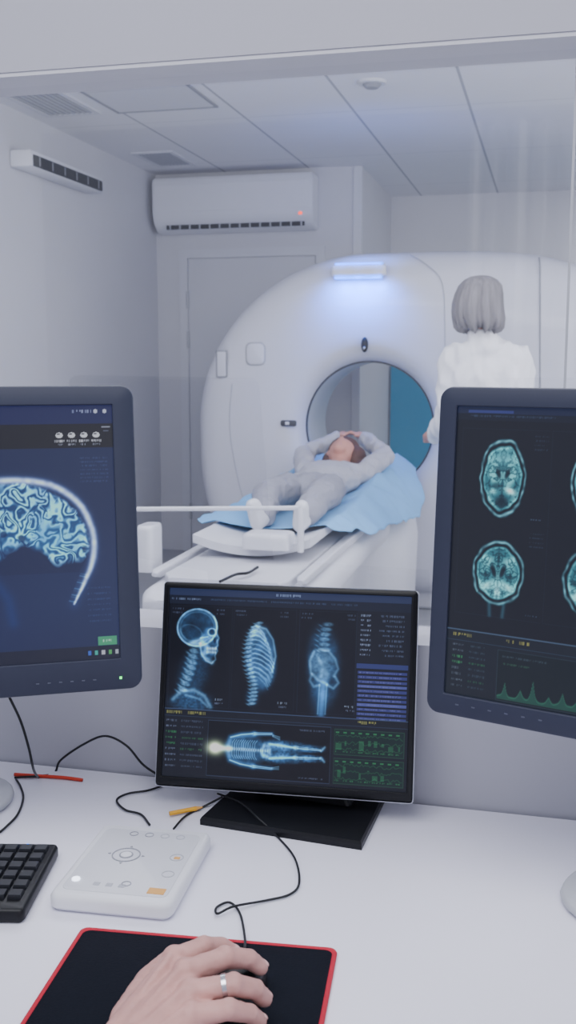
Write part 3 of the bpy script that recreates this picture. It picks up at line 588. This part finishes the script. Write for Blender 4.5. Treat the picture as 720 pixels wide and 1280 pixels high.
def right_screen():
    c=CV(540,342,1.3); c.I[:]=np.array((13,18,29))/255
    c.rect(0,0,540,8,(26,34,64)); c.rect(14,4,70,7,(50,58,120)); c.rect(0,8,540,16,(18,25,40)); c.txt(16,10,120,2.2,(54,66,96))
    k=0
    for j in range(2):
        for i in range(4):
            cx=61+i*110; cy=81+j*110
            c.frame(cx-53,cy-56,cx+55,cy+52,(20,28,42),.5); brain(c,cx,cy,(28.5,32)[j],(45,38)[j],20+k,j); k+=1
            for q in range(4): c.txt(cx+36,cy-50+q*5,cx+53,1.8,(60,74,100),.5,q)
            c.txt(cx+36,cy+44,cx+50,2,(70,86,112)); 
            if j==1:
                for s in (-1,1): c.glow([(cx+s*9,cy+37),(cx+s*8,cy+50)],2.5,(40,90,100),.6)
    c.rect(0,262,540,342,(19,27,38)); c.rect(0,262,540,263.6,(64,82,108)); c.rect(0,275,540,276,(40,54,74))
    for x in (8,20,76,92,200,230): c.txt(x,267,x+12,3.4,(170,165,85))
    for i in range(8): c.txt(8,280+i*7,22,2.6,(60,150,90) if i in (2,3) else (90,100,115),.8,i); c.txt(30,280+i*7,50,2.4,(50,130,80) if i in(3,6) else (64,80,98),.6,i+3)
    for b_ in range(4):
        x0=66+b_*118; c.rect(x0,280,x0+108,340,(13,25,32)); c.frame(x0,280,x0+108,340,(36,50,62),.7)
        xs=np.clip((c.X-x0)/108,0,1); hgt=2+2*c.noise(c.X,c.X*0,5,80)
        for q,(m_,a_,w_) in enumerate(((.1,16,.022),(.28,10,.03),(.42,22,.025),(.6,7,.03),(.75,15,.03),(.9,7,.03))): hgt=hgt+a_*np.exp(-(np.abs(xs-m_)/w_)**1.3)
        inside=(c.X>x0+1)&(c.X<x0+107); c.mix(inside*(c.Y>337-hgt)*(c.Y<338)*.5,(40,120,94)); c.mix(inside*np.exp(-((c.Y-(337-hgt))/1.1)**2)*.5,(56,140,108))
        c.txt(x0+6,286,x0+60,2.4,(70,86,100),.7); c.txt(x0+6,295,x0+40,2.2,(60,110,80),.6)
    return c
def screen_mesh(name,c,w,h,Mx,parent):
    nx,ny=c.nx,c.ny; x=np.linspace(0,w,nx); y=np.linspace(h,0,ny); X,Y=np.meshgrid(x,y)
    P=np.stack([X.ravel(),Y.ravel(),np.zeros(X.size),np.ones(X.size)],1); P=(P@np.array(Mx).T)[:,:3]
    me=bpy.data.meshes.new(name); me.vertices.add(nx*ny); me.vertices.foreach_set('co',P.astype(np.float32).ravel())
    idx=np.arange(nx*ny).reshape(ny,nx); q=np.stack([idx[1:,:-1],idx[1:,1:],idx[:-1,1:],idx[:-1,:-1]],-1).reshape(-1,4)
    me.loops.add(q.size); me.loops.foreach_set('vertex_index',q.ravel().astype(np.int32)); me.polygons.add(len(q)); me.polygons.foreach_set('loop_start',(np.arange(len(q))*4).astype(np.int32)); me.update(calc_edges=True); me.validate()
    at=me.color_attributes.new('Col','FLOAT_COLOR','POINT'); rgba=np.ones((nx*ny,4),np.float32); rgba[:,:3]=lin(c.I.reshape(-1,3)); at.data.foreach_set('color',rgba.ravel())
    me.materials.append(MT['screen']); o=bpy.data.objects.new(name,me); COL.objects.link(o); o.parent=parent; return o
def axes(phi,tl):
    U=RR*math.cos(phi)+HH*math.sin(phi); Nh=-HH*math.cos(phi)+RR*math.sin(phi)
    return U, ZZ*math.cos(tl)-Nh*math.sin(tl), Nh*math.cos(tl)+ZZ*math.sin(tl)
def fit(w,h,x0,targets,lines,reg=None):
    def cost(x):
        P=hD(x[0],x[1],x[2]); U,V_,N_=axes(x[3],x[4]); e=0
        for (u,v),(tx,ty) in targets:
            q=proj(P+U*u*w+V_*v*h); e+=(q[0]-tx)**2+(q[1]-ty)**2
        for (v,tx,ty) in lines:
            a=proj(P+V_*v*h); b=proj(P+U*w+V_*v*h); k=(tx-a[0])/(b[0]-a[0]); e+=(a[1]+(b[1]-a[1])*k-ty)**2
        if reg: e+=((x[4]-reg[0])*reg[1])**2
        return e
    rs=random.Random(1); x=list(x0); st=[20,20,.1,.1,.06]; best=cost(x)
    for i in range(6000):
        k=.9985**i; y=[a+rs.gauss(0,1)*s*max(k,.002) for a,s in zip(x,st)]; e=cost(y)
        if e<best: best,x=e,y
    return x
def panel_matrix(x): 
    P=hD(x[0],x[1],x[2]); U,V_,N_=axes(x[3],x[4]); m=Matrix((U,V_,N_)).transposed().to_4x4(); m.translation=P; return m
def monitor(name,label,w,h,bz,Mw,base,canvas,bm_,rz,rad=.012,thick=.045):
    t=thing(name,label,'monitor',base,rz); L=(Matrix.Translation(base)@Matrix.Rotation(rz,4,'Z')).inverted()@Mw
    l,r,tp,b=bz; iw,ih=w-l-r,h-tp-b; icx,icy=l+iw/2,b+ih/2
    O=lambda sh,z:[Vector((x,y,z)) for x,y in rrect(w-2*sh,h-2*sh,max(rad-sh,.001),6,w/2,h/2)]
    I=lambda sh,z:[Vector((x,y,z)) for x,y in rrect(iw+2*sh,ih+2*sh,.0015,6,icx,icy)]
    bm=loft(NB(),[I(0,-.006),I(0,-.001),I(.001,0),O(.004,0),O(.0012,-.0015),O(0,-.005),O(0,-.018),O(.004,-.02)],False,False); bm.transform(L)
    bzl=obj('bezel',bm,bm_,t,True,35)
    bm=loft(NB(),[O(.001,-.018),O(.003,-.026),O(.03,-thick),O(.06,-thick-.008)]); bm.transform(L); obj('rear_shell',bm,'bezel' if bm_=='bezel' else 'black',t,True,35)
    screen_mesh('screen',canvas,iw,ih,L@Matrix.Translation((l,b,-.004)),t)
    return t,L,bzl
xl=fit(.545,.385,[-400,870,1.25,.1,.05],[((1,1),(164,481)),((1,0),(181,862))],[(1,0,483),(0,0,872)],reg=(.09,60))
xc=fit(.375,.297,[190,977,1.45,-.15,.3],[((0,1),(203,730)),((1,1),(527,741)),((1,0),(516,1002)),((0,0),(190,977))],[],reg=(.26,40))
xr=fit(.56,.385,[533,888,1.25,-.5,.08],[((0,1),(549,482)),((0,0),(532,889))],[(1,720,486),(0,720,926)],reg=(.09,60))
def big(name,label,x,w,h,canvas,side,bz,target):
    Mw=panel_matrix(x); U=Mw.col[0].xyz
    bc=Vector((target[0],target[1],ZD)); rz=math.atan2(U.y,U.x); t,L,bzl=monitor(name,label,w,h,bz,Mw,bc,canvas,'bezel',rz,.016)
    bm=NB(); slab(bm,.22,.17,.08,0,.012,.005,0,-.0); obj('stand_base',bm,'grey',t,True,40)
    pa=L@Vector((w/2,h*.45,-.055))
    bm=NB(); slab(bm,.09,.045,.02,.01,pa.z+.05,.004,0,.0); sc=obj('stand_column',bm,'grey',t,True,40)
    bm=NB(); cyl(bm,pa,Vector((0,-.0,pa.z)),.035); obj('mount',bm,'dark',sc,True,40)
    for i in range(6):
        k=(w-.045-.014*(5-i)-.015) if side=='r' else .04+.02*i
        bm=B(k-.002,k+.002,.0145,.016,-.0005,.0006); bm.transform(L); obj('button',bm,'mark',bzl)
    if side=='r':
        bm=B(w-.029,w-.026,.014,.017,-.0005,.0012); bm.transform(L); obj('power_light',bm,'led_g',bzl)
    return t
lb=hZ(10,1000,ZD+.01)
big('monitor','large dark framed monitor at the left showing a side view brain scan on blue',xl,.545,.385,left_screen(),'r',(.027,.027,.024,.040),(lb.x-.105,lb.y-.02))
rb=hZ(696,1112,ZD+.01)
big('monitor','large dark framed monitor at the right showing rows of teal brain slices',xr,.56,.385,right_screen(),'l',(.022,.022,.022,.026),(rb.x+.114,rb.y-.005))
Mw=panel_matrix(xc)
def fr4(TL,TR,BR,BL,z):
    a,b,c,d=[hZ(*p,z) for p in (TL,TR,BR,BL)]; u=((b-a)+(c-d)).normalized(); return (a+b+c+d)/4, math.atan2(u.y,u.x), ((b-a).length+(c-d).length)/2, ((a-d).length+(b-c).length)/2
bl_=hZ(250,1031,ZD); br_=hZ(452,1063,ZD); u=(br_-bl_); bw=u.length; ang=math.atan2(u.y,u.x); v=Vector((-math.sin(ang),math.cos(ang),0)); bd=.17
bc=(bl_+br_)/2+v*bd/2
t,L,bzl=monitor('monitor','smaller thin framed monitor in the middle showing skull, spine and pelvis scans',.375,.297,(.009,.009,.009,.013),Mw,bc,centre_screen(),'black',ang,.005,.03)
TR_=lambda w_,h_,z:[Vector((x,y,z)) for x,y in rrect(w_,h_,.005,6,.1875+.0004,.1485-.0014)]
bm=loft(NB(),[TR_(.374,.296,-.0025),TR_(.3762,.2985,-.003),TR_(.3765,.2988,-.0085),TR_(.374,.296,-.014)],False,False); bm.transform(L); obj('edge_trim',bm,'silver',t,True,35)
bm=NB(); t2=bmesh.new()
loft(t2,[[Vector((x,y,z)) for x,y in ((-bw/2*k,-bd/2*k2),(bw/2*k,-bd/2*k2),(bw/2*.93*k,bd/2),(-bw/2*.93*k,bd/2))] for z,k,k2 in ((0,1,1),(.008,1,1),(.012,.98,.98))]); add(bm,t2); obj('stand_base',bm,'black',t)
pa=L@Vector((.1875,.10,-.035)); bm=NB()
lp=[[Vector((x+cx_,y+cy_,z)) for x,y in rrect(w_,.028,.008,4)] for z,w_,cx_,cy_ in ((.01,.15,0,.03),(.06,.12,pa.x*.4,.03*.6+pa.y*.4),(pa.z,.10,pa.x,pa.y),(pa.z+.05,.10,pa.x,pa.y+.0))]
obj('stand_neck',loft(bm,lp),'black',t,True,35)
# ---------------- KEYPAD
c,ang,w_,d_=fr4((124,1033),(264,1037),(214,1140),(67,1116),ZD+.02); c.z=ZD
t=thing('control_keypad','white scanner control keypad with round dial button on the desk','control keypad',c,ang)
bm=NB(); slab(bm,w_,d_,.014,0,.022,.006); obj('housing',bm,'white',t,True,40)
bm=NB(); slab(bm,w_*.86,d_*.84,.01,.0215,.0228,.0006,0,0); kp=obj('key_panel',bm,'offw',t,True,40)
def rg(bm,x,y,ro,ri,z0,z1,n=36): 
    f=lambda r,z:[Vector((x+r*math.cos(2*math.pi*k/n),y+r*math.sin(2*math.pi*k/n),z)) for k in range(n)]
    loft(bm,[f(ri,z0),f(ri,z1),f(ro,z1),f(ro,z0)],closed=True)
dx,dy=-w_*.10,d_*.06
bm=NB(); rg(bm,dx,dy,.0185,.0169,.0222,.0236); obj('dial_ring',bm,'vent',kp)
bm=NB(); cyl(bm,(dx,dy,.0222),(dx,dy,.0240),.0075,.007,28); obj('dial_button',bm,'white',kp)
bm=NB(); rg(bm,dx,dy,.009,.0076,.0222,.0237); obj('dial_ring',bm,'vent',kp)
for a in (0,90,180,270):
    bm=NB(); q=Vector((dx+.0225*math.cos(R(a)),dy+.0225*math.sin(R(a)),.0225)); e=Vector((math.cos(R(a)),math.sin(R(a)),0)); f_=Vector((-e.y,e.x,0))
    loft(bm,[[q+e*.002+Vector((0,0,z)),q-e*.0015+f_*.002+Vector((0,0,z)),q-e*.0015-f_*.002+Vector((0,0,z))] for z in (0,.001)]); obj('arrow_mark',bm,'vent',kp)
for (x,y,a,m_) in ((.33,.08,.009,'lseam'),(-.02,.36,.006,'seam'),(.12,.36,.006,'lseam'),(.26,.36,.006,'lseam'),(-.16,.36,.006,'seam'),(.34,-.14,.008,'lseam'),(.06,-.30,.006,'seam')):
    bm=NB(); rg(bm,x*w_,y*d_,a,a-.0011,.0222,.0235,24); obj('button',bm,m_,kp)
obj('button',B(.31*w_,.36*w_,.06*d_,.09*d_,.0222,.0236,.0005),'orange',kp)
obj('warning_mark',B(.26*w_,.40*w_,-.39*d_,-.32*d_,.0222,.0236,.0006),'orange',kp)
bm=NB(); cyl(bm,(-.36*w_,-.30*d_,.022),(-.36*w_,-.30*d_,.0245),.0052,.005,24); obj('lit_button',bm,'led_w',kp)
for k in range(3): obj('button',B(-.2*w_+k*.016,-.2*w_+k*.016+.008,-.35*d_,-.31*d_,.0222,.0234,.0005),'lseam',kp)
# ---------------- KEYBOARD
P=hZ(74,1052,ZD+.02); Q=hZ(14,1164,ZD+.02); v=(P-Q); kd=v.length; ang=math.atan2(v.y,v.x)-math.pi/2; ang=max(min(ang,R(40)),R(-40))
kd=min(max(kd,.13),.17); kw=.44
ctr=P+Matrix.Rotation(ang,3,'Z')@Vector((-kw/2,-kd/2,0)); ctr.z=ZD
t=thing('keyboard','black computer keyboard at the left edge of the desk','keyboard',ctr,ang)
bm=NB(); slab(bm,kw,kd,.008,0,.018,.004); obj('body',bm,'black',t,True,40)
def keys(bm,x,y,w2,d2): 
    t3=bmesh.new(); loft(t3,[[Vector((x+a*w2*k,y+b*d2*k,z)) for a,b in ((-.5,-.5),(.5,-.5),(.5,.5),(-.5,.5))] for z,k in ((.017,1),(.021,.95),(.0235,.86))]); add(bm,t3)
rows=[kd/2-.022-i*.0205*kd/.15 for i in range(6)]
for j,y in enumerate(rows):
    for i in range(7):
        x=kw/2-.018-i*.0195-(.008 if i>3 else 0); bm=NB(); keys(bm,x,y,.0165,.0165); obj('key',bm,'key',t)
bm=NB()
for y in rows:
    for i in range(13): keys(bm,-kw/2+.02+i*.0195,y,.0165,.0165)
tag(obj('main_keys',bm,'key',t),kind='stuff')
bm=NB(); cyl(bm,(kw/2-.04,kd/2-.007,.017),(kw/2-.04,kd/2-.007,.0195),.0016); obj('indicator_light',bm,mat('blue led',(40,120,255),.4,emit=4,ecol=(40,120,255)),t)
# ---------------- MOUSE PAD
a=hZ(103,1163,ZD); b=hZ(422,1190,ZD); u=b-a; pw=u.length; ang=math.atan2(u.y,u.x); v=Vector((math.sin(ang),-math.cos(ang),0)); pdp=.24
c=(a+b)/2+v*pdp/2; c.z=ZD
t=thing('mouse_pad','black cloth mouse pad with red stitched edge under the hand','mouse pad',c,ang)
bm=NB(); slab(bm,pw-.003,pdp-.003,.008,0,.004,.001); obj('pad_surface',bm,'pad',t,True,40)
bm=NB()
loft(bm,[[Vector((x,y,z)) for x,y in rrect(pw-q,pdp-q,.009,5)] for q,z in ((.0095,.0042),(.006,.0055),(.001,.0050),(-.001,.003),(0,.0002))],False,False); obj('stitched_edge',bm,'red',t,True)
# ---------------- MOUSE
mc=hZ(292,1230,ZD+.02); mc.z=ZD+.004
t=thing('computer_mouse','black wired mouse held under the fingers on the pad','mouse',mc,R(-14)+PS)
lp=[]
for k in range(13):
    s=k/12; y=-.052+.104*s; wd=.031*math.sqrt(max(1-abs(2*s-1)**3.2,.02)); hh=(.034*(math.sin(math.pi*min(1,s*.86+.12))**.7)); hh=max(hh,.004)
    lp.append([Vector((wd*math.cos(R(a)),y,max(0,hh*math.sin(R(a))**.75) if a<=180 else 0)) for a in range(0,181,12)])
bm=loft(NB(),lp); bmesh.ops.remove_doubles(bm,verts=bm.verts[:],dist=.0003); obj('body',bm,'black',t,True,50)
bm=NB(); rg(bm,0,0,.009,.004,-.003,.003,24); bm.transform(Matrix.Translation((0,.026,.0245))@Matrix.Rotation(R(90),4,'Y')); obj('scroll_wheel',bm,'grey',t)
# ---------------- HAND
base=hZ(190,1250,ZD+.004); base.z=ZD+.004
t=thing('person','right hand of a seated person with a silver ring, resting on the black mouse','person',base)
q=lambda px,py,z: hZ(px,py,z)-base
fing={'i':[(218,1200,.800,.0120),(254,1184,.806,.0106),(276,1183,.798,.0094),(290,1190,.789,.0083)],
 'm':[(232,1216,.806,.0126),(282,1197,.812,.0110),(311,1199,.800,.0098),(325,1209,.787,.0087)],
 'r':[(238,1242,.804,.0124),(292,1231,.811,.0107),(319,1237,.798,.0096),(330,1248,.784,.0086)],
 'p':[(238,1270,.796,.0114),(286,1262,.802,.0098),(312,1267,.790,.0087),(324,1276,.777,.0078)]}
sh=[]
W0=q(150,1300,.785); W1=q(165,1330,.785)
for k,f_ in fing.items():
    ch=[(q(a,b,c),r) for a,b,c,r in f_]; sh.append(('ch',ch))
    sh.append(('e',ch[0][0]+Vector((0,0,.0018)),(.0132,.0132,.0130))); sh.append(('e',ch[1][0]+Vector((0,0,.0006)),(ch[1][1]*1.06,)*3)); sh.append(('e',ch[2][0],(ch[2][1]*1.04,)*3))
    wv=W0.lerp(W1,{'i':0,'m':.33,'r':.66,'p':1}[k]); sh.append(('c',wv,.019,ch[0][0]-Vector((0,0,.004)),.0142))
    sh.append(('c',wv.lerp(ch[0][0],.35)+Vector((0,0,.0130)),.0042,ch[0][0]+Vector((0,0,.0092)),.0046))
F4=[q(*fing[k][0][:3]) for k in 'imrp']
for a,b in zip(F4,F4[1:]): sh.append(('c',a-Vector((0,0,.005)),.0122,b-Vector((0,0,.005)),.0122)); 
mid=(F4[0]+F4[3])/2*.55+(W0+W1)/2*.45; sh.append(('e',mid-Vector((0,0,.010)),(.036,.036,.018)))
th=[(q(160,1278,.78),.019),(q(186,1228,.777),.0150),(q(212,1202,.775),.0122),(q(238,1190,.770),.0098)]; sh.append(('ch',th)); sh.append(('c',th[1][0],.013,F4[0]-Vector((0,0,.008)),.011))
fa=(W0+W1)/2; el=fa+Vector((-.11,-.21,.015)); sh.append(('c',fa,.024,fa.lerp(el,.35),.029)); sh.append(('c',fa.lerp(el,.35),.029,el,.042))
blob('hand',sh,.0017,'skin',t,4,.5,(.0008,.012,(1,1,1)))
for k in 'imrp':
    a=q(*fing[k][2][:3]); b=q(*fing[k][3][:3]); d=(b-a).normalized(); side=d.cross(Vector((0,0,1))).normalized(); up=side.cross(d)
    r=fing[k][3][3]; mx=Matrix((d,side,up)).transposed().to_4x4(); mx.translation=b+d*.0010+up*r*.70
    bm=NB(); ell(bm,(0,0,0),(.0062,.0054,.0028)); bm.transform(mx); obj('fingernail',bm,'nail',t,True)
a=q(*fing['r'][0][:3]); b=q(*fing['r'][1][:3]); pp=a.lerp(b,.80); d=(b-a).normalized()
bm=NB(); rg(bm,0,0,.0120,.0106,-.0022,.0022,40); mx=d.to_track_quat('Z','Y').to_matrix().to_4x4(); mx.translation=pp; bm.transform(mx); obj('ring',bm,'ring',t,True,40)
# ---------------- CABLES
def cable(label,pts,r=.0018,m_='cable',name='cable'): return tag(obj(name,tube(NB(),pts,r,8,8),m_,None,True),label,'cable')
Zc=ZD+.003
mf=hZ(306,1186,ZD+.015)
cable('thin black mouse cable looping over the white desk towards the middle monitor',[mf,hZ(306,1172,Zc+.004),hZ(300,1142,Zc),hZ(287,1128,Zc),hZ(271,1134,Zc),hZ(272,1142,Zc+.002),hZ(292,1133,Zc+.004),hZ(330,1126,Zc),hZ(362,1118,Zc),hZ(374,1103,Zc),hZ(368,1072,Zc),hZ(345,1044,Zc),hZ(322,1022,Zc+.016),hZ(300,1003,Zc+.016),hZ(272,992,Zc+.014)],.0015)
cable('black cable hanging from the left monitor down to the desk',[hD(12,872,1.36),hD(26,902,1.38),hD(36,935,1.38),hD(42,962,1.40),hZ(48,972,Zc)],.0018)
cable('black cable arching against the wall between left and middle monitors',[hZ(18,972,Zc),hZ(48,970,Zc),hY(68,966,1.445),hY(76,950,1.445),hY(105,930,1.445),hY(132,920,1.445),hY(158,932,1.445),hY(178,955,1.445),hY(196,968,1.445)],.0018)
cable('short black cable curling on the desk behind the keypad',[hZ(203,982,Zc),hZ(185,988,Zc),hZ(160,992,Zc),hZ(146,1000,Zc),hZ(156,1012,Zc),hZ(176,1018,Zc),hZ(187,1031,Zc)],.0017)
cable('black cable from the keypad to the stand of the middle monitor',[hZ(217,1036,Zc+.006),hZ(232,1020,Zc),hZ(255,1008,Zc),hZ(278,996,Zc+.014)],.0016)
cable('black cable curling at the far left behind the keyboard',[hZ(0,1040,Zc),hZ(8,1033,Zc),hZ(22,1018,Zc),hZ(29,998,Zc),hZ(26,984,Zc),hZ(20,974,Zc)],.0017)
cable('red orange cable lying along the back of the desk at the left',[hZ(18,968,Zc),hZ(50,970,Zc),hZ(80,972,Zc),hZ(103,975,Zc)],.0028,'redcable')
a=hZ(212,1017,Zc+.003); b=hZ(253,1009,Zc+.003)
t=thing('pen','short yellow pen lying on the desk behind the keypad','pen',a); d=b-a
bm=NB(); cyl(bm,(0,0,0),d*.8,.0032); obj('barrel',bm,'yellow',t,True,40); bm=NB(); cyl(bm,d*.8,d,.0032,.001); obj('tip',bm,'orange',t,True,40)
# ---------------- LIGHTS
def area(name,loc,rot,sx,sy,e,col=(1,1,1)):
    l=bpy.data.lights.new(name,'AREA'); l.shape='RECTANGLE'; l.size=sx; l.size_y=sy; l.energy=e; l.color=col; o=bpy.data.objects.new(name,l); COL.objects.link(o); o.location=loc; o.rotation_euler=rot; return o
K=.60; LC=(.92,.945,1)
area('ceiling_fill_light',(-1.0,3.1,ZC-.03),(0,0,0),2.6,1.6,66*K,LC)  # added area lights kept out of view, brightening the scanner room
area('ceiling_fill_light',(1.5,3.6,ZC-.03),(0,0,0),1.2,2.2,46*K,LC)
area('recess_ceiling_light',(1.2,7.6,ZC-.03),(0,0,0),1.0,1.0,40*K,LC)
area('hidden_fill_light',(-.3,YW2+.05,2.15),(R(90+38),0,0),3.6,.5,185*K,LC)  # added fill behind the header, brightening ceiling and scanner front
area('right_fill_light',(XR-.05,4.6,1.3),(R(90),0,R(90)),3.0,1.4,74*K,LC)  # added soft fill from the right, no real fitting there
area('control_room_light',(-.3,.1,2.6),(R(12),0,0),2.4,1.2,46,(.95,.955,1))
area('curtain_side_fill',(2.2,-1.7,1.5),(R(90),0,R(125)),.6,1.8,45,(.95,.96,1))  # added side light that brings out the mirrored pleats and haze
g0=hY(450,342,GY)
for zz,e,rx in ((-.04,17,R(90-50)),(.06,7,R(90+40))):
    for sx_ in (-.10,0,.10):
        l=bpy.data.lights.new('blue_status_lamp','SPOT'); l.energy=e/3*1.6; l.color=(.0,.16,1); l.shadow_soft_size=.03; l.spot_size=R(140); l.spot_blend=1
        o=bpy.data.objects.new('blue_status_lamp',l); COL.objects.link(o); o.location=(g0.x+sx_,GY-.13,g0.z+zz); o.rotation_euler=(rx,0,0)
w=bpy.data.worlds.new('world'); S.world=w; w.use_nodes=True; w.node_tree.nodes['Background'].inputs[0].default_value=(.72,.75,.87,1); w.node_tree.nodes['Background'].inputs[1].default_value=.85
